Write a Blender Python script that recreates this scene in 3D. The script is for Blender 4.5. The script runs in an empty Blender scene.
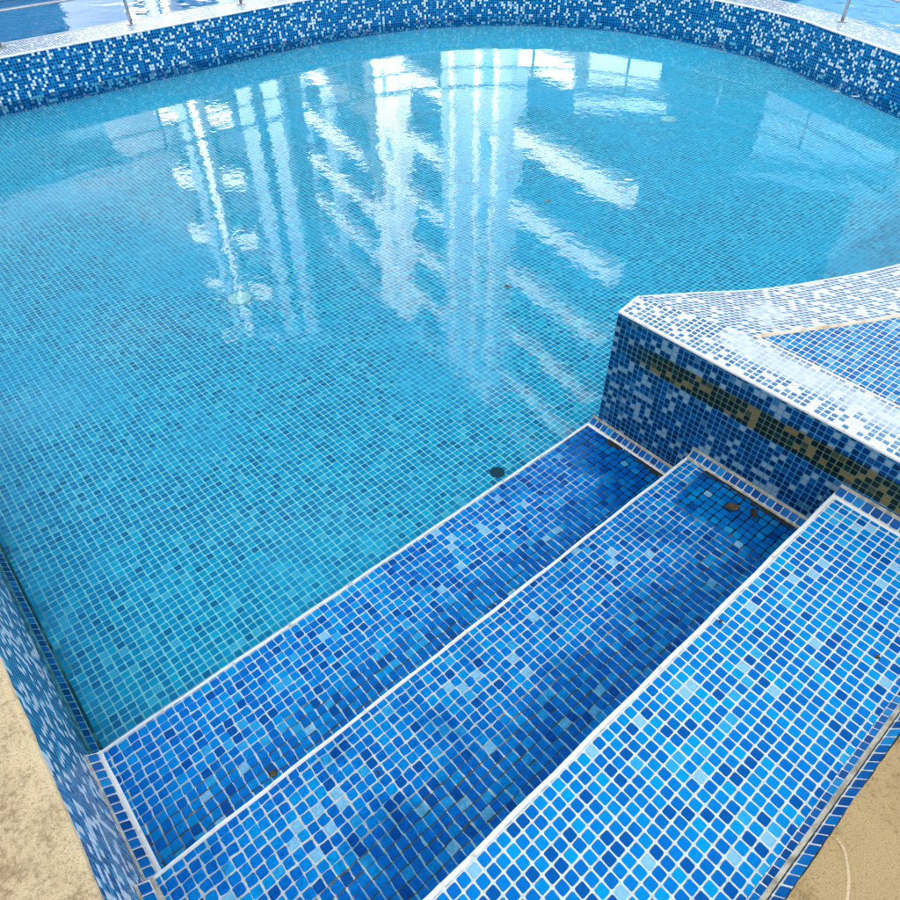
import bpy, bmesh, math, random
from mathutils import Vector, Matrix
random.seed(7)
U = 0.025                                   # one 25 mm mosaic tile is the working unit; metres = units * U
C = bpy.context.scene.collection
sc = bpy.context.scene

# ------------------------------------------------------------------ measured layout (tile units)
W = 75.75                                   # inner width of the step flight
Z3, Z2, Z1 = 0.0, -7.05, -12.2              # the three treads
Y3, Y2, Y1 = 0.0, 17.2, 33.4                # their nosings
YB = -16.45                                 # wall behind the top tread
ZT = 7.44                                   # top of the raised corner platform
ZD = 6.0                                    # concrete deck
ZR = -0.9                                   # top of the curved rim
ZW = -12.55                                 # water of the shallow pool
ZF = -15.8                                  # its floor
ZO = -3.6                                   # water of the outer pool

# ------------------------------------------------------------------ object helpers
base_of = {}
def link(o, parent=None):
    C.objects.link(o)
    if parent is not None: o.parent = parent
    return o
def thing(name, label, cat, loc, group=None):
    o = bpy.data.objects.new(name, None); o.location = Vector(loc) * U; o.empty_display_size = 0.1
    base_of[o.name] = Vector(loc)
    link(o); o['label'] = label; o['category'] = cat
    if group: o['group'] = group
    return o
def wbase(p):
    b = Vector((0, 0, 0))
    while p is not None:
        b += base_of.get(p.name, Vector((0, 0, 0))); p = p.parent
    return b
def mesh(name, V, F, mat, parent=None, uv=None, smooth=False, label=None, origin=None):
    """V in tile units (world), uv: per face list of (u,v)."""
    b = wbase(parent) if parent is not None else Vector(origin or (0, 0, 0))
    me = bpy.data.meshes.new(name)
    me.from_pydata([(Vector(v) - b) * U for v in V], [], F)
    if uv is not None:
        L = me.uv_layers.new(name='UVMap'); k = 0
        for f in uv:
            for c in f: L.data[k].uv = c; k += 1
    if mat is not None: me.materials.append(mat)
    if smooth:
        for p in me.polygons: p.use_smooth = True
    me.update()
    o = bpy.data.objects.new(name, me)
    link(o, parent)
    if parent is None: o.location = b * U
    base_of[o.name] = b if parent is None else Vector((0, 0, 0))
    if label: o['label'] = label
    return o
def tag(o, label, cat, group=None):
    o['label'] = label; o['category'] = cat
    if group: o['group'] = group
    return o
def structure(o): o['kind'] = 'structure'; return o

class MB:
    def __init__(s): s.V = []; s.F = []; s.T = []
    def quad(s, a, b, c, d, uv=((0, 0), (1, 0), (1, 1), (0, 1))):
        n = len(s.V); s.V += [a, b, c, d]; s.F.append((n, n+1, n+2, n+3)); s.T.append(list(uv))
    def poly(s, P, uvf):
        n = len(s.V); s.V += list(P); s.F.append(tuple(range(n, n+len(P)))); s.T.append([uvf(p) for p in P])
    def grid(s, x0, x1, y0, y1, z, step=1.0, pitch=1.0, u0=0.0, v0=0.0, amp=0.0):
        nx = max(1, int(round((x1-x0)/step))); ny = max(1, int(round((y1-y0)/step)))
        n = len(s.V)
        for j in range(ny+1):
            for i in range(nx+1):
                x = x0+(x1-x0)*i/nx; y = y0+(y1-y0)*j/ny
                dz = amp*(math.sin(x*.9+y*.37)+math.sin(y*1.31-x*.23)+math.sin(x*.17+1)*math.sin(y*.21))/2 if amp else 0
                s.V.append((x, y, z+dz))
        for j in range(ny):
            for i in range(nx):
                a = n+j*(nx+1)+i; q = (a, a+1, a+nx+2, a+nx+1); s.F.append(q)
                s.T.append([((s.V[k][0]-u0)/pitch, (s.V[k][1]-v0)/pitch) for k in q])
    def sweep(s, path, prof, pu=1.0, pv=1.0, u0=0.0, v0=0.0, flip=False):
        """path: xy points; prof: (offset to the left of travel, z). u along, v round the profile."""
        N = normals(path); L = [0.0]
        for a, b in zip(path, path[1:]): L.append(L[-1]+math.dist(a, b))
        Q = [0.0]
        for a, b in zip(prof, prof[1:]): Q.append(Q[-1]+math.dist(a, b))
        n = len(s.V); m = len(prof)
        for (x, y), (nx, ny) in zip(path, N):
            for (o, z) in prof: s.V.append((x+nx*o, y+ny*o, z))
        for i in range(len(path)-1):
            for j in range(m-1):
                a = n+i*m+j; q = [a, a+m, a+m+1, a+1]
                t = [((L[i]-u0)/pu, (Q[j]-v0)/pv), ((L[i+1]-u0)/pu, (Q[j]-v0)/pv), ((L[i+1]-u0)/pu, (Q[j+1]-v0)/pv), ((L[i]-u0)/pu, (Q[j+1]-v0)/pv)]
                if flip: q.reverse(); t.reverse()
                s.F.append(tuple(q)); s.T.append(t)
    def box(s, x0, x1, y0, y1, z0, z1):
        for (a, b, c, d) in (((x0,y0,z1),(x1,y0,z1),(x1,y1,z1),(x0,y1,z1)), ((x0,y1,z0),(x1,y1,z0),(x1,y0,z0),(x0,y0,z0)),
                             ((x0,y0,z0),(x1,y0,z0),(x1,y0,z1),(x0,y0,z1)), ((x1,y0,z0),(x1,y1,z0),(x1,y1,z1),(x1,y0,z1)),
                             ((x1,y1,z0),(x0,y1,z0),(x0,y1,z1),(x1,y1,z1)), ((x0,y1,z0),(x0,y0,z0),(x0,y0,z1),(x0,y1,z1))):
            s.quad(a, b, c, d)
    def obox(s, o, u, w, a0, a1, b0, b1, z0, z1):
        """box in the frame origin o (xy), unit axes u, w."""
        P = lambda a, b, z: (o[0]+u[0]*a+w[0]*b, o[1]+u[1]*a+w[1]*b, z)
        for (p, q, r, t) in (((a0,b0,z1),(a1,b0,z1),(a1,b1,z1),(a0,b1,z1)), ((a0,b1,z0),(a1,b1,z0),(a1,b0,z0),(a0,b0,z0)),
                             ((a0,b0,z0),(a1,b0,z0),(a1,b0,z1),(a0,b0,z1)), ((a1,b0,z0),(a1,b1,z0),(a1,b1,z1),(a1,b0,z1)),
                             ((a1,b1,z0),(a0,b1,z0),(a0,b1,z1),(a1,b1,z1)), ((a0,b1,z0),(a0,b0,z0),(a0,b0,z1),(a0,b1,z1))):
            s.quad(P(*p), P(*q), P(*r), P(*t))
    def tube(s, pts, r, n=12, cap=True):
        k0 = len(s.V); P = [Vector(p) for p in pts]
        for i, p in enumerate(P):
            t = (P[min(i+1, len(P)-1)]-P[max(i-1, 0)]).normalized()
            a = t.cross(Vector((0, 0, 1)))
            if a.length < 1e-3: a = Vector((1, 0, 0))
            a.normalize(); b = a.cross(t).normalized()
            rr = r[i] if isinstance(r, (list, tuple)) else r
            for j in range(n):
                w = 2*math.pi*j/n; s.V.append(tuple(p+a*math.cos(w)*rr+b*math.sin(w)*rr))
        for i in range(len(P)-1):
            for j in range(n):
                a0 = k0+i*n+j; a1 = k0+i*n+(j+1) % n
                s.F.append((a0, a1, a1+n, a0+n)); s.T.append([(0, 0)]*4)
        if cap:
            s.F.append(tuple(range(k0+n-1, k0-1, -1))); s.T.append([(0, 0)]*n)
            e = k0+(len(P)-1)*n; s.F.append(tuple(range(e, e+n))); s.T.append([(0, 0)]*n)
    def make(s, name, mat, parent=None, **k): return mesh(name, s.V, s.F, mat, parent, s.T, **k)
def normals(path):
    N = []
    for i in range(len(path)):
        a = path[max(i-1, 0)]; b = path[min(i+1, len(path)-1)]
        dx, dy = b[0]-a[0], b[1]-a[1]; l = math.hypot(dx, dy) or 1
        N.append((-dy/l, dx/l))
    return N
def spline(P, step=3.0):
    """Catmull-Rom through P, resampled."""
    out = []
    Q = [P[0]] + list(P) + [P[-1]]
    for i in range(1, len(Q)-2):
        p0, p1, p2, p3 = Q[i-1], Q[i], Q[i+1], Q[i+2]
        n = max(1, int(math.dist(p1, p2)/step))
        for k in range(n):
            t = k/n
            out.append(tuple(.5*(2*p1[d]+(p2[d]-p0[d])*t+(2*p0[d]-5*p1[d]+4*p2[d]-p3[d])*t*t+(3*p1[d]-p0[d]-3*p2[d]+p3[d])*t**3) for d in (0, 1)))
    out.append(tuple(P[-1]))
    return out
def offset(path, o): return [(x+nx*o, y+ny*o) for (x, y), (nx, ny) in zip(path, normals(path))]

# ------------------------------------------------------------------ node helpers
class NT:
    def __init__(s, name, rough=.5, spec=.5):
        s.m = bpy.data.materials.new(name); s.m.use_nodes = True
        s.t = s.m.node_tree; s.n = s.t.nodes; s.b = s.n['Principled BSDF']
        s.b.inputs['Roughness'].default_value = rough; s.b.inputs['Specular IOR Level'].default_value = spec
    def new(s, t, **k):
        o = s.n.new(t)
        for a, b in k.items(): setattr(o, a, b)
        return o
    def put(s, sock, v):
        if hasattr(v, 'is_output') or isinstance(v, bpy.types.NodeSocket): s.t.links.new(v, sock)
        elif isinstance(v, (tuple, list)):
            sock.default_value = tuple(v)+((1,) if len(v) == 3 and len(sock.default_value) == 4 else ())
        else: sock.default_value = v
    def M(s, op, a, b=None, c=None, clamp=False):
        o = s.new('ShaderNodeMath', operation=op, use_clamp=clamp)
        s.put(o.inputs[0], a)
        if b is not None: s.put(o.inputs[1], b)
        if c is not None: s.put(o.inputs[2], c)
        return o.outputs[0]
    def VM(s, op, a, b=None, scale=None):
        o = s.new('ShaderNodeVectorMath', operation=op); s.put(o.inputs[0], a)
        if b is not None: s.put(o.inputs[1], b)
        if scale is not None: s.put(o.inputs['Scale'], scale)
        return o.outputs[0]
    def mix(s, f, a, b, mode='MIX'):
        o = s.new('ShaderNodeMix', data_type='RGBA', blend_type=mode)
        s.put(o.inputs[0], f); s.put(o.inputs[6], a); s.put(o.inputs[7], b); return o.outputs[2]
    def noise(s, v, scale, detail=2.0, rough=.5, out=0, dist=0.0):
        o = s.new('ShaderNodeTexNoise'); s.put(o.inputs['Vector'], v); o.inputs['Scale'].default_value = scale
        o.inputs['Detail'].default_value = detail; o.inputs['Roughness'].default_value = rough
        o.inputs['Distortion'].default_value = dist; return o.outputs[out]
    def rng(s, v, a, b, c=0.0, d=1.0, smooth=True):
        o = s.new('ShaderNodeMapRange', interpolation_type='SMOOTHSTEP' if smooth else 'LINEAR')
        s.put(o.inputs[0], v); o.inputs[1].default_value = a; o.inputs[2].default_value = b
        o.inputs[3].default_value = c; o.inputs[4].default_value = d; return o.outputs[0]
    def ramp(s, f, stops, interp='CONSTANT'):
        o = s.new('ShaderNodeValToRGB'); o.color_ramp.interpolation = interp; e = o.color_ramp.elements
        while len(e) < len(stops): e.new(.5)
        for k, (p, c) in zip(e, stops): k.position = p; k.color = tuple(c)+(1,)
        s.put(o.inputs[0], f); return o.outputs[0]
    def uv(s): return s.new('ShaderNodeTexCoord').outputs['UV']
    def obj(s): return s.new('ShaderNodeTexCoord').outputs['Object']
    def pos(s): return s.new('ShaderNodeNewGeometry').outputs['Position']
    def sep(s, v): o = s.new('ShaderNodeSeparateXYZ'); s.put(o.inputs[0], v); return o.outputs
    def comb(s, x, y, z=0.0):
        o = s.new('ShaderNodeCombineXYZ')
        for i, v in enumerate((x, y, z)): s.put(o.inputs[i], v)
        return o.outputs[0]
    def bump(s, h, st=.3, d=.001, nrm=None):
        o = s.new('ShaderNodeBump'); s.put(o.inputs['Height'], h); o.inputs['Strength'].default_value = st
        o.inputs['Distance'].default_value = d
        if nrm is not None: s.put(o.inputs['Normal'], nrm)
        return o.outputs[0]

def srgb(r, g, b):
    f = lambda c: (c/255/12.92) if c/255 <= .04045 else ((c/255+.055)/1.055)**2.4
    return (f(r), f(g), f(b))

def tile_material(name, palette, grout, groutX=None, gap=.10, rnd=.16, wob=.08, wobs=.35, jit=.04, rough=.16,
                  dirt_shade=None, dirt_shade_col=(.012, .016, .012), mottle=.25, film_sheen=None, tint=None, tilt=.05, groutY_dark=None, seed=0.0, spec=.5):
    """Hand laid glass mosaic. UV is counted in tiles. dirt_shade(nt,P)->mask of dirt and painted shade on the joints, film_sheen(nt,P)->mask of pale bloom and painted reflections."""
    t = NT(name, rough)
    uv0 = t.uv(); P = t.VM('SCALE', t.pos(), scale=1/U)
    # laying wobble
    n = t.noise(uv0, wobs, 2.5, .6, out=1)
    uv = t.VM('ADD', uv0, t.VM('SCALE', t.VM('SUBTRACT', n, (.5, .5, .5)), scale=wob*2.4))
    uv = t.VM('ADD', uv, (seed, seed*1.7, 0))
    s = t.sep(uv)
    cx, cy = t.M('FLOOR', s[0]), t.M('FLOOR', s[1])
    cell = t.comb(cx, cy, seed)
    wn = t.new('ShaderNodeTexWhiteNoise', noise_dimensions='3D'); t.put(wn.inputs['Vector'], cell)
    wn2 = t.new('ShaderNodeTexWhiteNoise', noise_dimensions='3D'); t.put(wn2.inputs['Vector'], t.VM('ADD', cell, (17.3, 5.1, 2.2)))
    j = t.sep(wn2.outputs['Color'])
    fx = t.M('SUBTRACT', t.M('SUBTRACT', s[0], cx), t.M('MULTIPLY_ADD', t.M('SUBTRACT', j[0], .5), jit*2, .5))
    fy = t.M('SUBTRACT', t.M('SUBTRACT', s[1], cy), t.M('MULTIPLY_ADD', t.M('SUBTRACT', j[1], .5), jit*2, .5))
    ang = t.M('MULTIPLY', t.M('SUBTRACT', j[2], .5), jit*3)            # each tile a little askew
    gx = t.M('ADD', fx, t.M('MULTIPLY', fy, ang)); gy = t.M('SUBTRACT', fy, t.M('MULTIPLY', fx, ang))
    ax, ay = t.M('ABSOLUTE', gx), t.M('ABSOLUTE', gy)
    h = .5-gap/2
    qx = t.M('MAXIMUM', t.M('SUBTRACT', ax, h-rnd), 0.0); qy = t.M('MAXIMUM', t.M('SUBTRACT', ay, h-rnd), 0.0)
    d = t.M('SUBTRACT', t.M('SQRT', t.M('ADD', t.M('MULTIPLY', qx, qx), t.M('MULTIPLY', qy, qy))), rnd)
    edge = t.M('ADD', d, t.M('MULTIPLY', t.M('SUBTRACT', t.noise(uv, 7.0, 2), .5), .035))
    mask = t.rng(edge, -.018, .018, 1.0, 0.0)
    dome = t.rng(d, -.16, .01, 1.0, 0.0)
    # colour of the glass
    clus = t.noise(t.VM('ADD', cell, (3.1, 9.2, 0)), .16, 2)
    rv = t.M('ADD', wn.outputs['Value'], t.M('MULTIPLY', t.M('SUBTRACT', clus, .5), .12))
    col = t.ramp(t.M('MINIMUM', t.M('MAXIMUM', rv, .001), .999), palette)
    mt = t.noise(t.VM('ADD', uv, t.VM('SCALE', cell, scale=3.3)), 3.2, 4, .65)
    col = t.mix(1.0, col, t.ramp(mt, [(.25, (1-mottle,)*3), (.75, (1+mottle*.6,)*3)], 'LINEAR'), 'MULTIPLY')
    # joints
    gn = t.noise(uv, 2.1, 5, .7)
    g = t.mix(t.rng(gn, .35, .7), grout, tuple(c*.72 for c in grout))
    isx = t.M('GREATER_THAN', ay, ax)                                   # joint that runs along u
    if dirt_shade is not None:
        mk = dirt_shade(t, P, isx, gn); g = t.mix(mk, g, dirt_shade_col)
        col = t.mix(t.M('MULTIPLY', mk, .22), col, t.mix(.5, col, (.02, .05, .03)))
    col = t.mix(t.rng(d, -.05, .0, 0, .38), col, t.mix(1.0, col, (.25, .45, .6), 'MULTIPLY'))   # darker outline at the tile edge
    c = t.mix(mask, g, col)
    if tint is not None:
        mk, tc = tint(t, P, mask); c = t.mix(mk, c, t.mix(1.0, c, tc, 'MULTIPLY'))
    rgh = t.M('ADD', t.M('MULTIPLY', mask, rough-.75), .75)
    if film_sheen is not None:
        fm, fc = film_sheen(t, P, mask); c = t.mix(fm, c, fc); rgh = t.M('ADD', rgh, t.M('MULTIPLY', fm, .25))
    t.put(t.b.inputs['Base Color'], c); t.put(t.b.inputs['Roughness'], rgh)
    t.b.inputs['Specular IOR Level'].default_value = spec
    geo = t.new('ShaderNodeNewGeometry')
    nr = t.VM('NORMALIZE', t.VM('ADD', geo.outputs['Normal'], t.VM('SCALE', t.VM('SUBTRACT', wn2.outputs['Color'], (.5, .5, .5)), scale=t.M('MULTIPLY', mask, tilt))))
    t.put(t.b.inputs['Normal'], t.bump(t.M('ADD', dome, t.M('MULTIPLY', mt, .25)), .6, .0012, nr))
    return t.m

BR1, BR2, BR3, BR4 = srgb(0, 112, 205), srgb(0, 88, 180), srgb(10, 138, 215), srgb(90, 165, 215)
tread_pal = [(0, srgb(0, 92, 170)), (.10, srgb(0, 114, 196)), (.34, srgb(0, 130, 210)), (.58, srgb(0, 144, 216)), (.80, srgb(0, 160, 222)), (.915, srgb(48, 172, 224)), (.955, srgb(140, 202, 230))]
floor_pal = [(0, srgb(0, 126, 176)), (.05, srgb(0, 150, 198)), (.36, srgb(0, 166, 212)), (.62, srgb(0, 178, 218)), (.86, srgb(0, 192, 226)), (.96, srgb(110, 202, 230))]
wall_pal = [(0, srgb(4, 44, 92)), (.25, srgb(4, 52, 108)), (.5, srgb(6, 64, 128)), (.70, srgb(10, 84, 148)), (.78, srgb(72, 112, 142)), (.82, srgb(140, 166, 180))]
rim_pal = [(0, srgb(0, 56, 116)), (.2, srgb(0, 72, 138)), (.42, srgb(2, 88, 156)), (.62, srgb(8, 108, 174)), (.72, srgb(24, 140, 188)), (.765, srgb(120, 176, 206)), (.80, srgb(240, 242, 240))]
white_grout = srgb(222, 234, 224)

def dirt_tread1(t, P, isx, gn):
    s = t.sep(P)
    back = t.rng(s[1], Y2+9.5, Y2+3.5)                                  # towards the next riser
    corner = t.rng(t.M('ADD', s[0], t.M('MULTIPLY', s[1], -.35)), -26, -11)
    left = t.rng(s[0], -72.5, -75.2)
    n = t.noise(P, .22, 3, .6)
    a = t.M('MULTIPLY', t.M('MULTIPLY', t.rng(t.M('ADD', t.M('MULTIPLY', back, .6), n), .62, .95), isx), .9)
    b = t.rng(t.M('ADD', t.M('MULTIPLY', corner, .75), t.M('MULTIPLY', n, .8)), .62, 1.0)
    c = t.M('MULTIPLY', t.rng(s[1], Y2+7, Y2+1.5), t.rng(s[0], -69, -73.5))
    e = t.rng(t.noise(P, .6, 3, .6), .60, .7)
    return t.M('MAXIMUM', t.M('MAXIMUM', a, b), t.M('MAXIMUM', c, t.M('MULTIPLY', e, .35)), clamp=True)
def dirt_tread2(t, P, isx, gn):
    s = t.sep(P)
    back = t.rng(s[1], 12.5, 3.5)
    corner = t.M('MULTIPLY', t.rng(s[0], -15, -5), t.rng(s[1], 16.2, 13))
    n = t.noise(P, .2, 3, .6)
    a = t.M('MULTIPLY', t.M('MULTIPLY', t.rng(t.M('ADD', t.M('MULTIPLY', back, .7), n), .72, 1.05), isx), .85)
    b = t.rng(t.M('ADD', t.M('MULTIPLY', corner, .8), t.M('MULTIPLY', n, .6)), .7, 1.0)
    return t.M('MAXIMUM', a, b, clamp=True)
def dirt_tread3(t, P, isx, gn): return t.M('MULTIPLY', t.rng(gn, .62, .72), .35)
def dirt_shade_floor(t, P, isx, gn):
    s = t.sep(P)
    l = t.M('MULTIPLY', t.rng(s[0], -72.5, -75), t.rng(t.noise(P, .25, 2), .40, .6))
    st = t.rng(s[1], Y1+4.0, Y1+.8)  # contact shade along the foot of the lowest step, painted on the joints
    return t.M('MAXIMUM', t.M('MULTIPLY', l, .8), t.M('MULTIPLY', st, .45), clamp=True)
def stain1(t, P, mask):
    s = t.sep(P)
    n = t.noise(P, .11, 4, .6)
    return t.M('MULTIPLY', t.rng(t.M('ADD', n, t.M('MULTIPLY', t.rng(t.M('ADD', s[0], t.M('MULTIPLY', s[1], -.4)), -45, -14), .22)), .50, .78), .7), (.12, .50, .72)
def stain2(t, P, mask):
    s = t.sep(P)
    n = t.noise(t.VM('ADD', P, (40, 0, 0)), .14, 4, .62)
    return t.M('MULTIPLY', t.rng(t.M('ADD', n, t.M('MULTIPLY', t.rng(s[1], 14, 2), .16)), .47, .72), .8), (.12, .48, .66)
def grime_tint(t, P, mask):
    s = t.sep(P)
    n = t.M('MULTIPLY', t.M('SUBTRACT', t.noise(P, .5, 1), .5), .5)
    z = t.M('ADD', s[2], n)
    band = t.M('MULTIPLY', t.rng(z, 1.3, 1.6), t.rng(t.M('ADD', z, t.M('MULTIPLY', s[1], .012)), 5.0, 4.6))
    return t.M('MULTIPLY', band, t.rng(s[1], 31.5, 25.0)), t.mix(mask, (3.8, .62, .16), (.80, .40, .13))
def green_base(t, P, mask):                                           # lime scale near the foot of the walls
    n = t.noise(P, .35, 3, .6)
    s = t.sep(P)
    return t.M('MULTIPLY', t.rng(n, .55, .7), .12), (.5, .5, .42)
def film_sheen_floor(t, P, mask):                                          # lime bloom and cloud reflections, painted into the floor colour
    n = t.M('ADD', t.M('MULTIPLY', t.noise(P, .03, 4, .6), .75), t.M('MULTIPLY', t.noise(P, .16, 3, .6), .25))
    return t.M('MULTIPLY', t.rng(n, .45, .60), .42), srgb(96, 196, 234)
def sky_sheen_coping(t, P, mask):  # white sky reflection on the platform top, painted into the coping colour
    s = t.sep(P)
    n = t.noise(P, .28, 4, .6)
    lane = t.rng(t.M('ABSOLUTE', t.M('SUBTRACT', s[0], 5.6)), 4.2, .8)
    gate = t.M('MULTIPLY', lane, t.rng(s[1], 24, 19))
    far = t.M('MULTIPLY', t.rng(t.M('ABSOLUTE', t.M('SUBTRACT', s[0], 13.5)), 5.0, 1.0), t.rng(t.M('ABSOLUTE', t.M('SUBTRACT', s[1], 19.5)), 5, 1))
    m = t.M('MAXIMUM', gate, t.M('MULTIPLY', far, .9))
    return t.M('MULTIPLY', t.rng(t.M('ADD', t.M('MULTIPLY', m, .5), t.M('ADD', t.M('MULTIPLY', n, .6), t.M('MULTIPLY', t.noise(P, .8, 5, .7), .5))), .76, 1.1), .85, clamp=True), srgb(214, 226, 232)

M = {}
low_pal = [(0, srgb(0, 88, 166)), (.08, srgb(0, 110, 194)), (.34, srgb(0, 124, 206)), (.60, srgb(0, 136, 212)), (.82, srgb(0, 150, 218)), (.94, srgb(40, 164, 220)), (.975, srgb(130, 196, 226))]
M['tread1'] = tile_material('mosaic_lower_tread', low_pal, srgb(196, 218, 216), gap=.095, wob=.13, wobs=.7, jit=.06, rough=.14, tint=stain1, dirt_shade=dirt_tread1, dirt_shade_col=(.008, .02, .025), seed=3, spec=.05)
M['tread2'] = tile_material('mosaic_middle_tread', low_pal, srgb(204, 216, 208), gap=.11, wob=.12, wobs=.7, jit=.055, rough=.16, tint=stain2, dirt_shade=dirt_tread2, dirt_shade_col=(.010, .022, .026), seed=11, mottle=.38, spec=.05)
M['tread3'] = tile_material('mosaic_upper_tread', tread_pal, white_grout, gap=.135, wob=.04, wobs=.3, jit=.025, rough=.2, dirt_shade=dirt_tread3, seed=23, mottle=.16, spec=.08)
M['floor'] = tile_material('mosaic_floor', floor_pal, srgb(242, 246, 242), gap=.135, wob=.12, wobs=.4, jit=.04, rough=.4, film_sheen=film_sheen_floor, dirt_shade=dirt_shade_floor, dirt_shade_col=(.0, .06, .09), seed=31, spec=.02)
M['wall'] = tile_material('mosaic_wall', wall_pal, srgb(52, 148, 190), gap=.13, wob=.06, jit=.03, rough=.13, tint=grime_tint, seed=41, spec=.3)
M['left'] = tile_material('mosaic_left_wall', [(0, srgb(2, 70, 124)), (.3, srgb(6, 92, 150)), (.55, srgb(14, 112, 168)), (.58, srgb(60, 156, 196)), (.70, srgb(240, 244, 244))], srgb(70, 150, 186), gap=.10, wob=.08, jit=.03, rough=.12, seed=47)
M['rim'] = tile_material('mosaic_rim', rim_pal, srgb(24, 156, 212), gap=.17, wob=.05, jit=.03, rough=.15, seed=53, spec=.15)
cop_pal = [(0, srgb(60, 124, 168)), (.3, srgb(84, 148, 188)), (.55, srgb(108, 164, 200)), (.68, srgb(64, 134, 184)), (.78, srgb(240, 238, 228))]
M['coping'] = tile_material('mosaic_coping', cop_pal, srgb(242, 242, 236), gap=.24, wob=.07, jit=.04, rough=.14, film_sheen=sky_sheen_coping, seed=61)
M['rimcop'] = tile_material('mosaic_rim_coping', [(0, srgb(64, 122, 164)), (.4, srgb(96, 150, 186)), (.72, srgb(220, 228, 230))], srgb(222, 228, 226), gap=.2, wob=.07, jit=.04, rough=.12, seed=67)
M['panel'] = tile_material('mosaic_panel', [(0, srgb(0, 108, 180)), (.2, srgb(0, 128, 200)), (.5, srgb(6, 146, 212)), (.75, srgb(40, 160, 214)), (.9, srgb(110, 184, 218))], srgb(236, 230, 212), gap=.14, wob=.05, jit=.03, rough=.2, seed=71, spec=.08)
M['cove'] = tile_material('mosaic_cove', [(0, srgb(0, 74, 142)), (.35, srgb(0, 92, 164)), (.7, srgb(0, 108, 180)), (.92, srgb(16, 132, 194))], srgb(216, 218, 206), gap=.10, wob=.0, jit=.03, rough=.16, seed=77, spec=.08)
M['outer'] = tile_material('mosaic_outer_pool', [(0, srgb(0, 160, 210)), (.5, srgb(0, 180, 225)), (.8, srgb(4, 195, 230))], srgb(80, 205, 230), gap=.1, wob=.05, jit=.03, rough=.3, seed=83, spec=.2)

def simple(name, col, rough=.6, col2=None, scale=2.0, metal=0.0, bump=0.0, spec=.5, th=(.4, .65)):
    t = NT(name, rough, spec); P = t.VM('SCALE', t.pos(), scale=1/U)
    n = t.noise(P, scale, 5, .65)
    t.put(t.b.inputs['Base Color'], t.mix(t.rng(n, *th), col, col2 or tuple(c*.8 for c in col)))
    t.b.inputs['Metallic'].default_value = metal
    if bump: t.put(t.b.inputs['Normal'], t.bump(n, bump, .002))
    return t.m
M['trim'] = simple('white_grout_edge', srgb(240, 240, 232), .5, srgb(184, 180, 162), .7, bump=.6, th=(.54, .74))
M['fillet'] = simple('stained_grout_joint', srgb(200, 194, 172), .8, srgb(136, 128, 104), .9, bump=.5, th=(.35, .7))
M['yellow'] = simple('yellowed_grout_joint', srgb(232, 222, 196), .8, srgb(198, 160, 84), .35, bump=.4, th=(.5, .75))
M['grime'] = simple('black_grime', (.006, .012, .012), .5, (.03, .03, .015), 2.0, bump=.6)
M['scum'] = simple('patchy_scum', (.006, .03, .04), .5, srgb(110, 130, 130), .22, bump=.4, th=(.48, .6))
M['steel'] = simple('brushed_steel', (.55, .57, .58), .22, (.42, .45, .47), .4, metal=1.0)
M['white'] = simple('white_plaster', srgb(236, 234, 228), .7, srgb(214, 212, 206), .02)
M['grey'] = simple('pale_grey_plaster', srgb(150, 168, 184), .8, srgb(134, 152, 170), .02)
M['recess'] = simple('dark_blue_glazing', srgb(16, 40, 62), .55, srgb(10, 28, 46), .01)
M['pale'] = simple('pale_blue_render', srgb(110, 150, 172), .8, srgb(96, 136, 160), .02)
M['slate'] = simple('slate_blue_render', srgb(66, 98, 120), .8, srgb(56, 86, 106), .02)
M['beige'] = simple('beige_render', srgb(190, 182, 166), .8, srgb(170, 162, 148), .02)
M['neutral'] = simple('light_grey_render', srgb(196, 198, 198), .8, srgb(184, 186, 186), .02)
M['plastic'] = simple('white_plastic', (1.0, .80, .78), .35, (.88, .70, .68), .8)
M['dark'] = simple('dark_hole', (.008, .035, .06), .6)
M['leaf'] = simple('dead_leaf', srgb(92, 74, 44), .7, srgb(44, 36, 22), 2.5)
M['leafd'] = simple('wet_dark_leaf', srgb(34, 36, 30), .4, srgb(58, 48, 30), 2.5)
M['petal'] = simple('white_petal', srgb(236, 232, 220), .6)

def concrete(name, a, b, c):
    t = NT(name, .9, .25); P = t.VM('SCALE', t.pos(), scale=1/U)
    big = t.noise(P, .09, 4, .6); fine = t.noise(P, 2.2, 8, .8); grain = t.noise(P, 9.0, 4, .8)
    col = t.mix(t.rng(big, .38, .66), a, b)
    col = t.mix(t.rng(t.M('ADD', t.M('MULTIPLY', big, .5), t.M('MULTIPLY', fine, .5)), .47, .60), col, c)
    col = t.mix(t.M('MULTIPLY', t.rng(grain, .50, .66), .7), col, tuple(x*.45 for x in c))
    t.put(t.b.inputs['Base Color'], col)
    hb = t.M('ADD', t.M('MULTIPLY', fine, .7), t.M('MULTIPLY', grain, .5))
    t.put(t.b.inputs['Normal'], t.bump(hb, .9, .0045))
    return t.m
M['deckL'] = concrete('sandy_concrete', srgb(246, 220, 174), srgb(230, 204, 158), srgb(176, 148, 108))
M['deckR'] = concrete('weathered_concrete', srgb(212, 182, 130), srgb(186, 156, 106), srgb(140, 112, 70))
M['ground'] = concrete('ground_dust', srgb(170, 160, 140), srgb(150, 140, 120), srgb(130, 120, 100))

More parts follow.
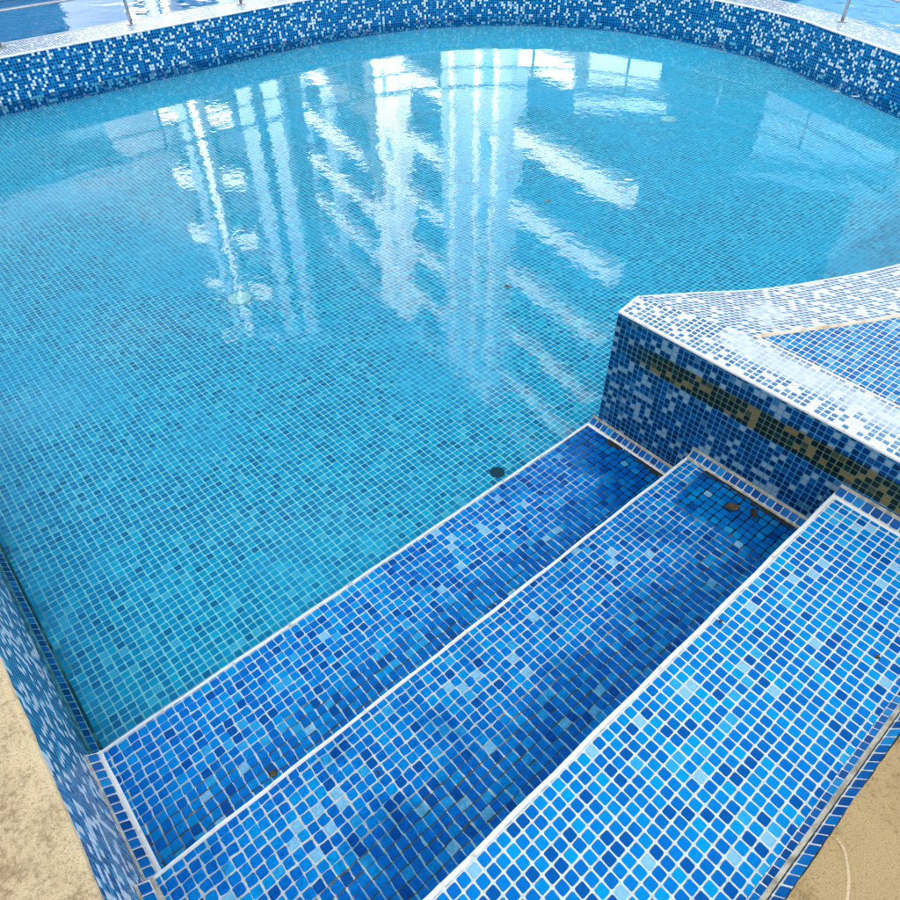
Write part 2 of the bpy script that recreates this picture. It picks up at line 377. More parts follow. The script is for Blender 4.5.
def water_material(name, tint, ripple, scale, wv=(4.0, 1.1, .16)):
    t = NT(name); t.n.remove(t.b)
    out = t.n['Material Output']
    P = t.VM('SCALE', t.pos(), scale=1/U)
    st = t.VM('MULTIPLY', P, (1, 1, 1))
    n1 = t.noise(st, .045*scale, 2, .5, dist=.6); n2 = t.noise(st, .20*scale, 2, .55, dist=.4); n3 = t.noise(st, .75*scale, 2, .5)
    h = t.M('ADD', t.M('ADD', t.M('MULTIPLY', n1, wv[0]), t.M('MULTIPLY', n2, wv[1])), t.M('MULTIPLY', n3, wv[2]))
    bp = t.bump(h, 1.0, ripple)
    fr = t.new('ShaderNodeFresnel'); fr.inputs['IOR'].default_value = 1.21; t.put(fr.inputs['Normal'], bp)
    gl = t.new('ShaderNodeBsdfGlossy'); gl.inputs['Roughness'].default_value = .012; t.put(gl.inputs['Normal'], bp)
    tr = t.new('ShaderNodeBsdfTransparent'); tr.inputs['Color'].default_value = tuple(tint)+(1,)
    mx = t.new('ShaderNodeMixShader'); t.put(mx.inputs[0], fr.outputs[0])
    t.t.links.new(tr.outputs[0], mx.inputs[1]); t.t.links.new(gl.outputs[0], mx.inputs[2])
    t.t.links.new(mx.outputs[0], out.inputs['Surface'])
    return t.m
M['water'] = water_material('pool_water', (.55, .98, .99), .0010, 1.0, (1.2, .65, .24))
M['outer_water'] = water_material('outer_pool_water', (.15, .80, .95), .0018, 1.0)

# ------------------------------------------------------------------ curves
rim_pts = [(-W, 243.2), (-30, 243.2), (20, 243.4), (55, 243.9), (84, 243.6), (113, 239), (140, 228.5), (163, 210), (181, 185), (190, 160), (192.3, 133), (190, 112), (183.6, 95), (174, 69.8), (162, 44), (146, 22), (126, 3)]
RIM = spline(rim_pts, 2.2)
plat_pts = [(4.7, 33.1), (11.7, 28.2), (18.4, 23.3), (26.6, 19.1), (39, 13.9), (58, 8.5), (80, 5), (103, 3), (126, 3)]
PLAT = spline(plat_pts, 1.5)

# ------------------------------------------------------------------ the setting
b = MB(); b.poly([(-60000, -60000, -46), (60000, -60000, -46), (60000, 60000, -46), (-60000, 60000, -46)], lambda p: (p[0], p[1]))
structure(b.make('ground', M['ground']))

# shallow pool floor
b = MB()
outline = [(-W, Y1+.3), (0, Y1+.3)] + [(4.7, 33.9)] + PLAT[1:] + RIM[::-1]
b.poly([(x, y, ZF) for x, y in outline], lambda p: (p[0], p[1]-Y1))
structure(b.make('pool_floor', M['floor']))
b = MB()
b.poly([(x, y, ZW) for x, y in outline], lambda p: (p[0], p[1]))
structure(b.make('water', M['water']))

# outer pool beyond the rim
OUT0 = offset(RIM, 15.3); OUT1 = offset(RIM, 190)
def ring(A, B, z, pitch=1.0):
    m = MB()
    for i in range(len(A)-1):
        m.quad((A[i][0], A[i][1], z), (A[i+1][0], A[i+1][1], z), (B[i+1][0], B[i+1][1], z), (B[i][0], B[i][1], z),
               [(p[0]/pitch, p[1]/pitch) for p in (A[i], A[i+1], B[i+1], B[i])])
    return m
structure(ring(OUT0, OUT1, ZO).make('outer_water', M['outer_water']))
structure(ring(OUT0, OUT1, -22).make('outer_pool_floor', M['outer']))
OUT2 = offset(RIM, 900)
structure(ring(OUT1, OUT2, -.9).make('paving', M['beige']))
m = MB(); m.sweep(OUT1, [(0, -34), (0, -.9)], 1, 1, flip=True)
tag(m.make('outer_pool_wall', M['outer']), 'plain blue far wall of the deeper outer pool beyond the curved rim', 'pool wall')

# concrete decks (ragged edge laid over the mosaic)
def ragged(x0, y0, x1, y1, nx, ny, step, amp, seed, lens):
    r = random.Random(seed); n = int(math.hypot(x1-x0, y1-y0)/step); P = []
    a = 0
    for i in range(n+1):
        f = i/n; a = a*.6+r.uniform(-1, 1)*amp; o = a+lens(f)
        P.append((x0+(x1-x0)*f+nx*o, y0+(y1-y0)*f+ny*o))
    return P
def deck_mesh(edge, far, z, thick, mat, name, r=.8):
    """edge: ragged points; far: matching direction vector of the sheet away from the pool."""
    m = MB(); n = len(edge)
    prof = [(1.2, -thick), (.3, -thick), (.0, -.8*r), (.10*r, -.3*r), (.6*r, -.05), (2.4, 0.0)]
    rows = []
    for (x, y) in edge:
        rows.append([(x+far[0]*o, y+far[1]*o, z+dz) for o, dz in prof]+[(x+far[0]*1500, y+far[1]*1500, z)])
    for i in range(n-1):
        for j in range(len(prof)):
            m.quad(rows[i][j], rows[i+1][j], rows[i+1][j+1], rows[i][j+1])
    return m
le = ragged(-W+.12, 300, -W+.15, -60, 1, 0, .5, .035, 3, lambda f: .03*math.sin(f*60)-.05)
dl = deck_mesh(le, (-1, 0), ZD, .9, M['deckL'], 'left_deck')
dl.quad((-W-.3, -60, 1.0), (-W-.3, YB-.5, 1.0), (-W-.3, YB-.5, ZD-.5), (-W-.3, -60, ZD-.5))
structure(dl.make('pool_deck', M['deckL'], smooth=True))
re_ = ragged(-W+.2, YB-.2, -.02, YB-.2, 0, 1, .5, .04, 5, lambda f: .05*math.sin(f*34))
structure(deck_mesh(re_, (0, -1), 1.9, .8, M['deckR'], 'right_deck').make('pool_deck', M['deckR'], smooth=True))

# ------------------------------------------------------------------ the three steps
steps = [('lowest mosaic step level with the water, dark joints and black corner', Z1, Y2, Y1, 'tread1', Y1, ZF),
         ('middle mosaic step with stained joints, leaf debris in its right corner', Z2, Y3, Y2, 'tread2', Y2, Z1),
         ('topmost and cleanest mosaic step, beside the sandy deck at lower right', Z3, YB+1.4, Y3, 'tread3', Y3, Z2)]
for lab, z, ya, yb, mk, yn, zb in steps:
    st = thing('pool_step', lab, 'step', (-W/2, (ya+yb)/2, zb), 'mosaic steps down into the shallow pool')
    m = MB(); x0, x1 = -W+1.35, -.95
    m.grid(-W+.3, -.3, ya-.0, yb-.42, z, 1.0, 1.0, 0, yb-.42, amp=.035 if mk != 'tread3' else .015)
    m.make('tread', M[mk], st, smooth=True)
    # riser
    m = MB(); m.quad((-W, yb-.02, zb-.5), (-.0, yb-.02, zb-.5), (0, yb-.02, z-.3), (-W, yb-.02, z-.3),
                     [(0, 0), (W, 0), (W, z-zb), (0, z-zb)])
    m.make('riser', M['cove'], st)
    # rounded white nosing
    r = random.Random(int(z*10)); P = []
    n = 160
    for i in range(n+1):
        P.append((-.25-(W-.35)*(i/n), yb-.24+.035*math.sin(i*.31)+r.uniform(-.012, .012)))
    m = MB()
    pr = [(.26*math.cos(a)+(.0), z-.19+.26*math.sin(a)) for a in [math.radians(v) for v in (-60, -20, 10, 35, 60, 80, 100, 125, 150, 185)]]
    m.sweep([(p[0], p[1]) for p in P[::-1]], pr, flip=False)
    m.make('nosing', M['trim'], st, smooth=True)
    # coved edge tiles at both side walls (one row of whole tiles laid on the slant)
    def cove(xa, sgn, y0, y1, mat='cove', rise=.84, w=.98, nm='cove_tile_row'):
        m = MB(); ny = int((y1-y0)*2)
        path = [(xa, y0+(y1-y0)*i/ny) for i in range(ny+1)]
        # offset is left of travel (+y) => -x ; sgn flips
        pr = [(sgn*(w+.08), z+.06), (sgn*.08, z+rise)]
        m.sweep(path, pr, 1.0, math.dist(pr[0], pr[1]), flip=(sgn < 0))
        m.make(nm, M[mat], st, smooth=True)
        m = MB(); m.sweep(path, [(sgn*.16, z+rise-.06), (sgn*.12, z+rise+.10), (sgn*-.02, z+rise+.34)], flip=(sgn < 0))
        m.make('joint', M['fillet'], st, smooth=True)
        m = MB(); m.sweep(path, [(sgn*(w+.42), z+.0), (sgn*(w+.24), z+.10), (sgn*(w+.02), z+.09)], flip=(sgn < 0))
        m.make('joint', M['trim'] if mk != 'tread2' else M['fillet'], st, smooth=True)
    cove(0, 1, ya if mk != 'tread3' else ya, yb-.1)
    cove(-W, -1, ya, yb-.1)
    if mk == 'tread3':
        # small cut tiles and joint in front of the back wall, then the wall's own row
        path = [(-W+.9+(W-1.8)*i/150, YB+1.4) for i in range(151)]
        m = MB(); m.sweep(path, [(0, z+.0), (-.62, z+.28)], .86, .68, flip=True); m.make('cove_tile_row', M['cove'], st, smooth=True)
        m = MB(); m.sweep(path, [(-.56, z+.25), (-.68, z+.46), (-.90, z+.54)], flip=True); m.make('joint', M['fillet'], st, smooth=True)

# ------------------------------------------------------------------ walls
def wall_thing(name, lab, loc): return thing(name, lab, 'pool wall', loc)
wt = wall_thing('pool_wall', 'short blue mosaic wall between topmost step and sandy deck', (-W/2, YB, 0))
m = MB(); m.sweep([(-W+i*W/80, YB+.42) for i in range(81)], [(0, .55), (-.62, 1.62)], 1.0, math.dist((0, .55), (-.62, 1.62)), flip=True)
m.make('wall_tiles', M['cove'], wt)
lw = wall_thing('pool_wall', 'long mosaic wall under the pale deck edge at far left, white flecked', (-W, 100, ZF))
m = MB(); path = [(-W, 243.2-i*(243.2+16.6)/200) for i in range(201)]
m.sweep(path, [(0, ZF), (0, ZD-.75)], .794, .794, flip=True); m.make('wall_tiles', M['left'], lw)
m = MB(); path = [(-W, Y1+.3+i*.5) for i in range(420)]
m.sweep(path, [(-.80, ZF+.06), (-.08, ZF+.78)], 1.0, 1.02, flip=True); m.make('cove_tile_row', M['cove'], lw, smooth=True)
m = MB(); m.sweep(path, [(-.16, ZF+.72), (-.12, ZF+.88), (.02, ZF+1.12)], flip=True); m.make('joint', M['fillet'], lw, smooth=True)
m = MB(); m.sweep(path, [(-1.1, ZF+.02), (-.96, ZF+.10), (-.8, ZF+.08)], flip=True); m.make('joint', M['scum'], lw, smooth=True)

# raised corner platform
pf = thing('corner_platform', 'raised corner platform faced with dark mosaic, pale mosaic top', 'platform', (0, 0, ZF))
m = MB(); path = [(0, -60), (0, YB), (0, 0), (0, 16), (0, 32.4)]
m.sweep([(0, -60+i*92.4/120) for i in range(121)], [(0, ZF), (0, ZT-.12)], .794, .794, u0=60+32.4, v0=ZT-ZF, flip=False)
m.make('side_wall', M['wall'], pf)
m = MB(); m.sweep([(0, 32.4)]+PLAT, [(0, ZF), (0, ZT-.12)], .794, .794, flip=False); m.make('outer_wall', M['rim'], pf)
# little fillet where the top riser dies into the wall
m = MB(); m.sweep([(-1.9, -.05), (-1.0, .05), (-.35, .35), (-.02, .9)], [(0, Z2+.6), (0, -.3)], .5, .794, flip=True)
m.make('corner_infill', M['wall'], pf, smooth=True)
# top: band along the side wall, band along the curve, inner panel
A, Bq, Cq = (8.25, 17.6), (8.0, -60), (26.6, 8.1)
inner = [(8.3, 17.8), (13.6, 14.9), (19.7, 11.5), (26.6, 8.1), (40, 3), (58, -2), (80, -6), (103, -9), (126, -10)]
m = MB()
m.poly([(0, -60, ZT), (8.0, -60, ZT), (8.3, 17.8, ZT), (4.7, 33.1, ZT), (0, 32.4, ZT)], lambda p: ((p[0]-.4)/.794, (p[1]-32.0)/.794))
IN = spline(inner, 1.5)
def samp(P, f):
    L = [0]
    for a, c in zip(P, P[1:]): L.append(L[-1]+math.dist(a, c))
    d = f*L[-1]
    for i in range(len(P)-1):
        if d <= L[i+1]+1e-9:
            k = (d-L[i])/(L[i+1]-L[i] or 1); return (P[i][0]+(P[i+1][0]-P[i][0])*k, P[i][1]+(P[i+1][1]-P[i][1])*k), d
    return P[-1], L[-1]
n = 90
for i in range(n):
    (a, da), (c, dc) = samp(PLAT, i/n), samp(PLAT, (i+1)/n)
    (e, de), (g, dg) = samp(IN, i/n), samp(IN, (i+1)/n)
    h0, h1 = math.dist(a, e), math.dist(c, g)
    m.quad((e[0], e[1], ZT), (g[0], g[1], ZT), (c[0], c[1], ZT), (a[0], a[1], ZT), [(de/.794, 0), (dg/.794, 0), (dg/.794, h1/.794), (de/.794, h0/.794)])
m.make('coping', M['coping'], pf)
m = MB(); m.poly([(x, y, ZT-.16) for x, y in [(7.9, -60)]+[(126, -60)]+[(x, y) for x, y in IN[::-1]]], lambda p: (p[0]*.98, p[1]/.78))
m.make('inner_panel', M['panel'], pf)
m = MB(); m.sweep([(8.05+.25*(i/60), -60+77.8*i/60) for i in range(61)], [(.22, ZT+.02), (.05, ZT+.05), (-.2, ZT-.0), (-.3, ZT-.18)], flip=True)
m.make('joint', M['yellow'], pf, smooth=True)
m = MB(); m.sweep(IN, [(.22, ZT+.02), (.05, ZT+.05), (-.2, ZT), (-.3, ZT-.18)], flip=True); m.make('joint', M['yellow'], pf, smooth=True)
edge = [(0, -60+i*92.4/100) for i in range(101)]
m = MB(); m.sweep(edge, [(-.36, ZT+.03), (-.1, ZT+.045), (.05, ZT-.02), (.07, ZT-.16), (.0, ZT-.30)], flip=True); m.make('edge_trim', M['trim'], pf, smooth=True)
m = MB(); m.sweep([(0, 32.4), (2.3, 32.75)]+PLAT, [(-.36, ZT+.03), (-.1, ZT+.045), (.05, ZT-.02), (.07, ZT-.16), (.0, ZT-.30)], flip=True); m.make('edge_trim', M['trim'], pf, smooth=True)

# curved rim
rm = thing('curved_rim', 'long curved pool rim of dark blue mosaic with scattered white tiles', 'pool wall', (60, 243.5, ZF))
m = MB(); m.sweep(RIM, [(0, ZF), (0, ZR-.1)], .86, .86, flip=True); m.make('inner_face', M['rim'], rm)
m = MB(); m.sweep(RIM, [(.3, ZR), (15.1, ZR)], .86, .86, flip=True); m.make('coping', M['rimcop'], rm)
m = MB(); m.sweep(RIM, [(15.3, ZR-.1), (15.3, -34)], .86, .86, flip=True); m.make('outer_face', M['rim'], rm)
for o0, nm in ((0.0, 1), (15.0, -1)):
    m = MB()
    pr = [(-.06, ZR-.35), (-.08, ZR-.1), (.06, ZR+.05), (.75, ZR+.05)] if nm == 1 else [(14.6, ZR+.04), (15.25, ZR+.04), (15.36, ZR-.1), (15.34, ZR-.35)]
    m.sweep(RIM, pr, flip=True); m.make('edge_trim', M['trim'], rm, smooth=True)
m = MB(); m.sweep(RIM, [(-.7, ZF+.03), (-.1, ZF+.5)], 1, 1, flip=True); m.make('joint', M['cove'], rm)

# ------------------------------------------------------------------ steel guard rail on the rim
rail = thing('guard_rail', 'low steel guard rail standing on the curved mosaic rim', 'railing', (60, 252.5, ZR))
RL = offset(RIM, 9.6)
RL = [p for p in RL if p[1] > 20]
for z, r in ((ZR+9.2, .42), (ZR+16.8, .62)):
    m = MB(); m.tube([(x, y, z) for x, y in RL], r, 10); m.make('rail', M['steel'], rail, smooth=True)
L = [0]
for a, c in zip(RL, RL[1:]): L.append(L[-1]+math.dist(a, c))
def at_len(d):
    for i in range(len(RL)-1):
        if L[i] <= d <= L[i+1]:
            k = (d-L[i])/(L[i+1]-L[i]); return (RL[i][0]+(RL[i+1][0]-RL[i][0])*k, RL[i][1]+(RL[i+1][1]-RL[i][1])*k)
    return None
d = 23.0+W-40*2; d0 = d
while d < L[-1]:
    p = at_len(d)
    if p:
        m = MB(); m.tube([(p[0], p[1], ZR), (p[0], p[1], ZR+16.6)], .55, 12)
        post = m.make('post', M['steel'], rail, smooth=True)
        m = MB(); m.tube([(p[0], p[1], ZR+.02), (p[0], p[1], ZR+.35)], 1.5, 20); m.make('base_plate', M['steel'], post, smooth=False)
    d += 40.4

# ------------------------------------------------------------------ fittings on the floor
def disc(name, lab, x, y, r, z, grp):
    t = thing(name, lab, 'pool light', (x, y, z), grp)
    m = MB(); n = 40; prof = [(r, 0), (r, .28), (r*.94, .42), (r*.55, .52)]
    k0 = 0
    for rr, dz in prof:
        for i in range(n): w = 2*math.pi*i/n; m.V.append((x+rr*math.cos(w), y+rr*math.sin(w), z+dz))
    for j in range(len(prof)-1):
        for i in range(n):
            a = j*n+i; c = j*n+(i+1) % n; m.F.append((a, c, c+n, a+n)); m.T.append([(0, 0)]*4)
    m.F.append(tuple(range((len(prof)-1)*n, len(prof)*n))); m.T.append([(0, 0)]*n)
    m.make('cover', M['plastic'], t, smooth=False)
    for k in range(6):
        w = 2*math.pi*k/6+.3
        m = MB(); m.tube([(x+r*.78*math.cos(w), y+r*.78*math.sin(w), z+.3), (x+r*.78*math.cos(w), y+r*.78*math.sin(w), z+.56)], .11, 10); m.make('screw', M['steel'], t)
    m = MB(); m.tube([(x, y, z+.4), (x, y, z+.62)], .16, 12); m.make('screw', M['steel'], t)
disc('floor_cover', 'round white cover on the pool floor at left, larger in view', -21.3, 104.2, 2.25, ZF, 'round white covers on the pool floor')
disc('floor_cover', 'round white cover on the pool floor near the far right rim', 120.4, 107.2, 2.25, ZF, 'round white covers on the pool floor')
dr = thing('floor_drain', 'dark round drain opening under the lowest step edge', 'drain', (-15.7, 37.3, ZF))
m = MB(); m.tube([(-15.7, 37.3, ZF-.1), (-15.7, 37.3, ZF+.02)], .95, 28); m.make('opening', M['dark'], dr)
m = MB(); m.V = []; n = 32
for rr, dz in ((.93, .015), (1.02, .06), (1.12, .015)):
    for i in range(n): w = 2*math.pi*i/n; m.V.append((-15.7+rr*math.cos(w), 37.3+rr*math.sin(w), ZF+dz))
for j in range(2):
    for i in range(n): a = j*n+i; c = j*n+(i+1) % n; m.F.append((a, a+n, c+n, c)); m.T.append([(0, 0)]*4)
m.make('drain_ring', M['dark'], dr, smooth=True)

# ------------------------------------------------------------------ leaves, petals and grime
def leaf(name, lab, cat, x, y, z, l, w, rot, mat, curl=.25, seed=0, grp=None):
    r = random.Random(seed); m = MB(); nu, nv = 8, 4; V = []
    for i in range(nu+1):
        f = i/nu; hw = w*math.sin(math.pi*min(1, f*.96+.02))**.75*(1+r.uniform(-.12, .12))
        for j in range(nv+1):
            g = j/nv*2-1
            px = (f-.5)*l; py = g*hw/2; pz = .08+curl*abs(g)**1.5*w*.5+curl*.5*(f-.5)**2*l+r.uniform(-.02, .02)
            V.append((x+px*math.cos(rot)-py*math.sin(rot), y+px*math.sin(rot)+py*math.cos(rot), z+pz))
    F = []
    for i in range(nu):
        for j in range(nv): a = i*(nv+1)+j; F.append((a, a+nv+1, a+nv+2, a+1))
    o = mesh(name, V, F, mat, None, None, True, origin=(x, y, z))
    s = o.modifiers.new('thickness', 'SOLIDIFY'); s.thickness = .0006
    return tag(o, lab, cat, grp)
leaf('leaf', 'larger dark leaf floating in the middle of the water, between white reflections', 'leaf', 49.6, 89.2, ZW, 2.3, 1.0, .2, M['leafd'], .1, 1)
leaf('leaf', 'small greyish leaf floating nearest the platform corner', 'leaf', 17.0, 69.0, ZW, 1.5, .9, 1.2, M['leafd'], .2, 2)
leaf('petal', 'lone white petal floating left of the far right floor cover', 'petal', 72.1, 84.2, ZW, 2.6, 1.0, -.75, M['petal'], .2, 3)
leaf('petal', 'white petal floating by the right rim, left of its neighbour', 'petal', 169.5, 82.5, ZW, 2.2, .9, -.8, M['petal'], .1, 4)
leaf('petal', 'white petal floating by the right rim, right of its neighbour', 'petal', 169.2, 76.6, ZW, 2.6, .8, -.9, M['petal'], .1, 5)
leaf('leaf', 'small dark leaf floating at the centre right of the water, nearest the rail reflection', 'leaf', 76.7, 106.5, ZW, 1.5, .7, .5, M['leafd'], .1, 6)
leaf('leaf', 'brown curled leaf on the middle step near the dark platform wall', 'leaf', -4.3, 8.3, Z2, 1.9, 1.25, 2.3, M['leaf'], .35, 7)
leaf('leaf', 'dark wet leaf on the middle step, closest to the topmost riser corner', 'leaf', -3.2, 6.0, Z2, 1.5, .9, .6, M['leafd'], .35, 8)
leaf('leaf', 'brown leaf scrap on the lowest step against the middle step edge', 'leaf', -62.6, 20.0, Z1, .8, .75, 2.5, M['leaf'], .3, 9)
leaf('leaf', 'tiny black leaf scrap on the left half of the middle step', 'leaf', -55.6, 11.6, Z2, .5, .22, 1.9, M['leafd'], .2, 10)
def crumb(lab, x, y, z, r, mat):
    m = MB(); rr = random.Random(int(x*10)); n = 8; V = []; F = []
    for j in range(4):
        for i in range(n):
            w = 2*math.pi*i/n; q = r*math.cos(j/3*math.pi/2*.96)*(1+rr.uniform(-.15, .15)); V.append((x+q*math.cos(w), y+q*math.sin(w)*.8, z+r*.8*math.sin(j/3*math.pi/2)))
    for j in range(3):
        for i in range(n): F.append((j*n+i, j*n+(i+1) % n, (j+1)*n+(i+1) % n, (j+1)*n+i))
    F.append(tuple(range(3*n, 4*n)))
    tag(mesh('pebble', V, F, mat, None, None, True, origin=(x, y, z)), lab, 'pebble')
crumb('small brown pebble on the topmost step beside its white edge', -24.1, -1.0, Z3, .22, M['leaf'])
crumb('small brown pebble on the topmost step towards the sandy deck', -16.6, -12.4, Z3, .26, M['leaf'])
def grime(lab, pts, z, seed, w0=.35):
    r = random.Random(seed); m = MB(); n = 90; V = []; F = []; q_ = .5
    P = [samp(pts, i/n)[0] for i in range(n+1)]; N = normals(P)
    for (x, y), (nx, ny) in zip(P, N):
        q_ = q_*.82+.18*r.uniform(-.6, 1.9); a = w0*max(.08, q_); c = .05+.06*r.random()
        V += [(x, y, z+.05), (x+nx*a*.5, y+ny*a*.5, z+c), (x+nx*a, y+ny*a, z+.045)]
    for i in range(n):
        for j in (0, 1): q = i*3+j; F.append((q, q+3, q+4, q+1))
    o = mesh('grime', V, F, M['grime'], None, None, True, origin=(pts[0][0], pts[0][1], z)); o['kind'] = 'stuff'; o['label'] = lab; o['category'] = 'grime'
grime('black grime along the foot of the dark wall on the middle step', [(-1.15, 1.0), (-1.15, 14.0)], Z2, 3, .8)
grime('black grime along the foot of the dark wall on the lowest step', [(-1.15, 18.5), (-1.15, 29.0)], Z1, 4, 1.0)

# ------------------------------------------------------------------ groove lines in the concrete
def groove(lab, P, z):
    m = MB(); Q = spline(P, .4); m.sweep(Q, [(-.10, z+.01), (-.04, z+.045), (.04, z+.045), (.10, z+.01)]); return m.make('joint_line', M['deckL'], None, smooth=True)
g1 = groove('', [(-34.6, -17.1), (-34.9, -17.8), (-36.6, -19.0), (-39.4, -20.0), (-43, -21)], 1.9); structure(g1)
g2 = groove('', [(-W-.2, 30.2), (-W-1.5, 30.4), (-W-4, 30.1), (-W-8, 30.4)], ZD); structure(g2)

# ------------------------------------------------------------------ buildings (seen as reflections)
def tower(name, lab, P0, az, t0, t1, z_first, fl, nfl, cols, slab_spans, depth=500, slab_d=26, slab_h=30, wallmat='recess'):
    """Face line through P0 with direction az; cols: (t0,t1,mat,proud); slab_spans: (t0,t1)."""
    a = math.radians(az); u = (math.cos(a), math.sin(a)); w = (-u[1], u[0])      # w points away from / towards the pool
    if (w[0]*(-P0[0])+w[1]*(-P0[1])) < 0: w = (u[1], -u[0])                    # make w face the pool
    P0 = (P0[0]-w[0]*30, P0[1]-w[1]*30)
    T = thing(name, lab, 'building', (P0[0], P0[1], -46))
    top = z_first+fl*nfl
    m = MB(); m.obox(P0, u, w, t0, t1, -depth, 0, -46, top); m.make('wall', M[wallmat], T)
    m = MB(); m.obox(P0, u, w, t0-20, t1+4, -depth-20, 30, top+1, top+16); m.make('roof', M['pale'], T)
    for k in range(nfl+1):
        for (s0, s1) in slab_spans:
            if k <= 2 and s0 < 0: s0 *= .55
            m = MB(); z = z_first+fl*k; m.obox(P0, u, w, s0, s1, 1, slab_d, z, z+slab_h); m.make('balcony', M['white'], T)
    for (c0, c1, mat, pr) in cols:
        m = MB(); m.obox(P0, u, w, c0, c1, 2, pr, -45, top-1); c = m.make('column', M[mat], T)
        if c1-c0 > 150:                                                       # stair core with white window surrounds
            for k in range(nfl):
                for q in (.16, .42, .80):
                    z = z_first+fl*k+20; x = c0+(c1-c0)*q
                    f = MB(); f.obox(P0, u, w, x-5, x+5, pr+1, pr+6, z, z+fl*.93); f.make('window_frame', M['white'], c)
                z = z_first+fl*k+30; f = MB(); f.obox(P0, u, w, c0+(c1-c0)*.24, c0+(c1-c0)*.36, pr+.5, pr+3, z, z+44); f.make('window', M['pale'], c)
    return T
mtr = 1/U
def polar(D, az): a = math.radians(az); return (CX+D*math.cos(a), CY+D*math.sin(a))
CX, CY, CZ = -65.755, -10.747, 57.161
CM = 2*ZW-CZ                                  # height of the mirrored eye
def t_at(P0, face, az):
    """parameter along the face where the eye's azimuth az meets it."""
    a, f = math.radians(az), math.radians(face); ux, uy = math.cos(f), math.sin(f); dx, dy = math.cos(a), math.sin(a)
    rx, ry = P0[0]-CX, P0[1]-CY
    return (ry*dx-rx*dy)/(ux*dy-uy*dx)
P0 = polar(28.6*mtr, 44.3); F0 = 80.0
ts = lambda az: t_at(P0, F0, az)
fl = .1052*28.6*mtr
zf = 28.6*mtr*math.tan(math.radians(19.96))+CM-12-fl*3
tower('apartment_tower', 'tall white balcony tower reflected across the middle of the water', P0, F0, ts(33.5), ts(61), zf, fl, 8,
      [(ts(44.4), ts(49.8), 'grey', 33), (ts(53.3), ts(55.7), 'white', 33), (ts(58.9), ts(59.5), 'grey', 20), (ts(60.95), ts(61.0)+14, 'grey', 33)],
      [(ts(34.8), ts(44.3)), (ts(49.9), ts(53.2)), (ts(55.8), ts(60.9))])
P1 = polar(34*mtr, 66); F1 = 130
t2 = lambda az: t_at(P1, F1, az)
tower('apartment_tower', 'slimmer white balcony tower reflected in the left part of the water', P1, F1, t2(62.0), t2(71.3), zf+20, fl, 7,
      [(t2(62.3), t2(63.5), 'grey', 33), (t2(64.3), t2(65.4), 'grey', 33), (t2(68.4), t2(68.9), 'white', 33), (t2(69.3), t2(69.9), 'grey', 33)],
      [(t2(66.2), t2(67.9)), (t2(70.0), t2(71.4))], depth=60)
def block(lab, az0, az1, D, elev, mat, seed):
    mid = (az0+az1)/2; P = polar(D*mtr, mid); F = mid+90+6
    tt = lambda z: t_at(P, F, z); top = D*mtr*math.tan(math.radians(elev))+CM
    a = math.radians(F); u = (math.cos(a), math.sin(a)); w = (-u[1], u[0])
    if (w[0]*(CX-P[0])+w[1]*(CY-P[1])) < 0: w = (u[1], -u[0])
    T = thing('house_or_added_block', lab, 'building', (P[0], P[1], -46))
    x0, x1 = sorted((tt(az0), tt(az1)))
    m = MB(); m.obox(P, u, w, x0, x1, -300, 0, -46, top); m.make('wall', M[mat], T)
    m = MB(); m.obox(P, u, w, x0-12, x1+12, -310, 14, top+1, top+12); m.make('roof', M[mat], T)
    n = 4
    for k in range(n):
        for zz in (40, 150):
            if zz+70 > top: continue
            c = x0+(x1-x0)*(k+.5)/n
            m = MB(); m.obox(P, u, w, c-22, c+22, 1, 4, zz, zz+62); wn = m.make('window', M['recess'], T)
            m = MB(); m.obox(P, u, w, c-26, c+26, 1, 7, zz-6, zz-1); m.make('sill', M['white'], wn)
block('low pale blue house reflected at the left edge of the water', 75.0, 86, 25, 19.6, 'pale', 1)
block('low slate blue house reflected at the right edge of the water', 16.6, 25.8, 24, 20.4, 'slate', 2)
block('added tall dark block behind the low slate blue house, blocking the sky reflection', -14, 28.6, 60, 36, 'recess', 4)  # added dark mass, keeps bright sky out of the right-hand reflection
block('low grey house reflected right of the tall balcony tower', 33.6, 38.8, 22, 17.0, 'grey', 3)
# unseen block added on the near side to put the pool in shade
nb = thing('added_shade_block', 'unseen pale grey block added behind the sandy deck to shade the pool', 'building', (-760, -400, -46))
m = MB(); m.box(-1100, -560, -1700, 760, -46, 900); m.make('wall', M['neutral'], nb)
m = MB(); m.box(-1110, -550, -1710, 770, 901, 916); m.make('roof', M['white'], nb)
for k in range(7):
    for j in range(12):
        y = -1600+j*190; z = 40+k*120
        m = MB(); m.box(-559, -557, y, y+80, z, z+64); f = m.make('window', M['recess'], nb)
        m = MB(); m.box(-559, -552, y-5, y+85, z-8, z-1); m.make('sill', M['white'], f)

# ------------------------------------------------------------------ light
w = bpy.data.worlds.new('World'); sc.world = w; w.use_nodes = True
nt = w.node_tree; bg = nt.nodes['Background']
sky = nt.nodes.new('ShaderNodeTexSky'); sky.sky_type = 'NISHITA'; sky.sun_disc = False
SE, SA = 42.0, 203.0                          # elevation, azimuth (from +X, counter-clockwise) of the sun
sky.sun_elevation = math.radians(SE); sky.sun_rotation = math.radians(90-SA)
sky.air_density = 1.0; sky.dust_density = 1.2; sky.ozone_density = .8
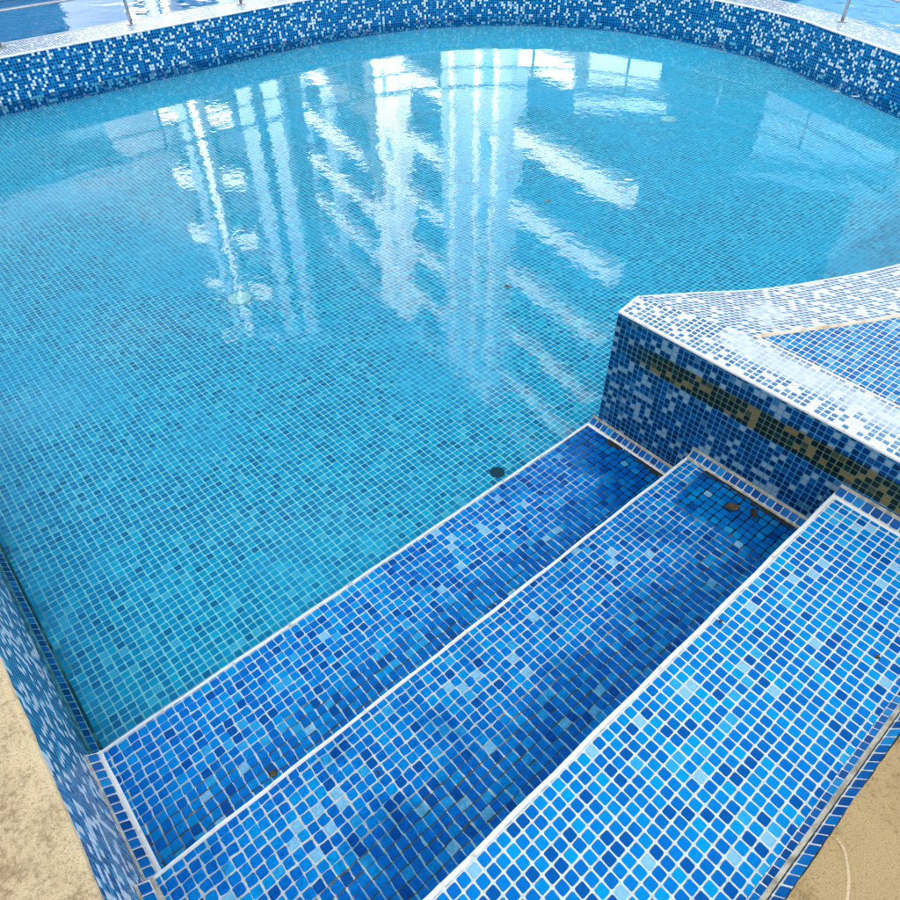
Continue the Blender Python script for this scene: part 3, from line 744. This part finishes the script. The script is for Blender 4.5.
# thin bright cloud over the blue: sky greyed by haze, with loose cloud patches
def wn_(t, **k):
    o = nt.nodes.new(t)
    for a, b in k.items(): setattr(o, a, b)
    return o
bw = wn_('ShaderNodeRGBToBW'); nt.links.new(sky.outputs[0], bw.inputs[0])
mul = wn_('ShaderNodeVectorMath', operation='SCALE'); mul.inputs[0].default_value = (1.03, 1.0, .98); nt.links.new(bw.outputs[0], mul.inputs['Scale'])
tc = wn_('ShaderNodeTexCoord'); mp = wn_('ShaderNodeMapping'); mp.inputs['Scale'].default_value = (1, 1, 2.2); nt.links.new(tc.outputs['Generated'], mp.inputs[0])
cn = wn_('ShaderNodeTexNoise'); cn.inputs['Scale'].default_value = 2.3; cn.inputs['Detail'].default_value = 6; cn.inputs['Roughness'].default_value = .6; nt.links.new(mp.outputs[0], cn.inputs['Vector'])
mr = wn_('ShaderNodeMapRange', interpolation_type='SMOOTHSTEP'); mr.inputs[1].default_value = .50; mr.inputs[2].default_value = .68; nt.links.new(cn.outputs[0], mr.inputs[0])
m1 = wn_('ShaderNodeMix', data_type='RGBA'); m1.inputs[0].default_value = .62; nt.links.new(sky.outputs[0], m1.inputs[6]); nt.links.new(mul.outputs[0], m1.inputs[7])
cs = wn_('ShaderNodeVectorMath', operation='SCALE'); cs.inputs[0].default_value = (2.3, 2.3, 2.3); nt.links.new(bw.outputs[0], cs.inputs['Scale'])
m2 = wn_('ShaderNodeMix', data_type='RGBA'); nt.links.new(mr.outputs[0], m2.inputs[0]); nt.links.new(m1.outputs[2], m2.inputs[6]); nt.links.new(cs.outputs[0], m2.inputs[7])
nt.links.new(m2.outputs[2], bg.inputs[0]); bg.inputs[1].default_value = .06
sl = bpy.data.lights.new('sun', 'SUN'); sl.energy = 5.0; sl.angle = math.radians(.6); sl.color = (1, .96, .90)
so = bpy.data.objects.new('sun', sl); C.objects.link(so)
dirv = Vector((math.cos(math.radians(SA))*math.cos(math.radians(SE)), math.sin(math.radians(SA))*math.cos(math.radians(SE)), math.sin(math.radians(SE))))
so.rotation_euler = (-dirv).to_track_quat('-Z', 'Y').to_euler()
so.location = (0, 0, 30)

# ------------------------------------------------------------------ camera
cam = bpy.data.cameras.new('camera'); co = bpy.data.objects.new('camera', cam); C.objects.link(co)
R = Vector((0.75615628, -0.65435364, -0.00699902)); UP = Vector((0.46385169, 0.52841084, 0.71107214)); FW = Vector((0.46159429, 0.54092818, -0.70308422))
mat = Matrix((R, UP, -FW)).transposed().to_4x4(); mat.translation = Vector((CX, CY, CZ))*U
co.matrix_world = mat
cam.sensor_width = 36; cam.lens = 685.364/900*36; cam.clip_start = .05; cam.clip_end = 5000
sc.camera = co

sc.view_settings.view_transform = 'Standard'; sc.view_settings.look = 'None'; sc.view_settings.gamma = 1
sc.view_settings.use_curve_mapping = False; sc.view_settings.exposure = 3.3
sc.render.engine = 'CYCLES'; sc.cycles.use_denoising = True
sc.cycles.max_bounces = 8; sc.cycles.transparent_max_bounces = 16; sc.cycles.sample_clamp_indirect = 8
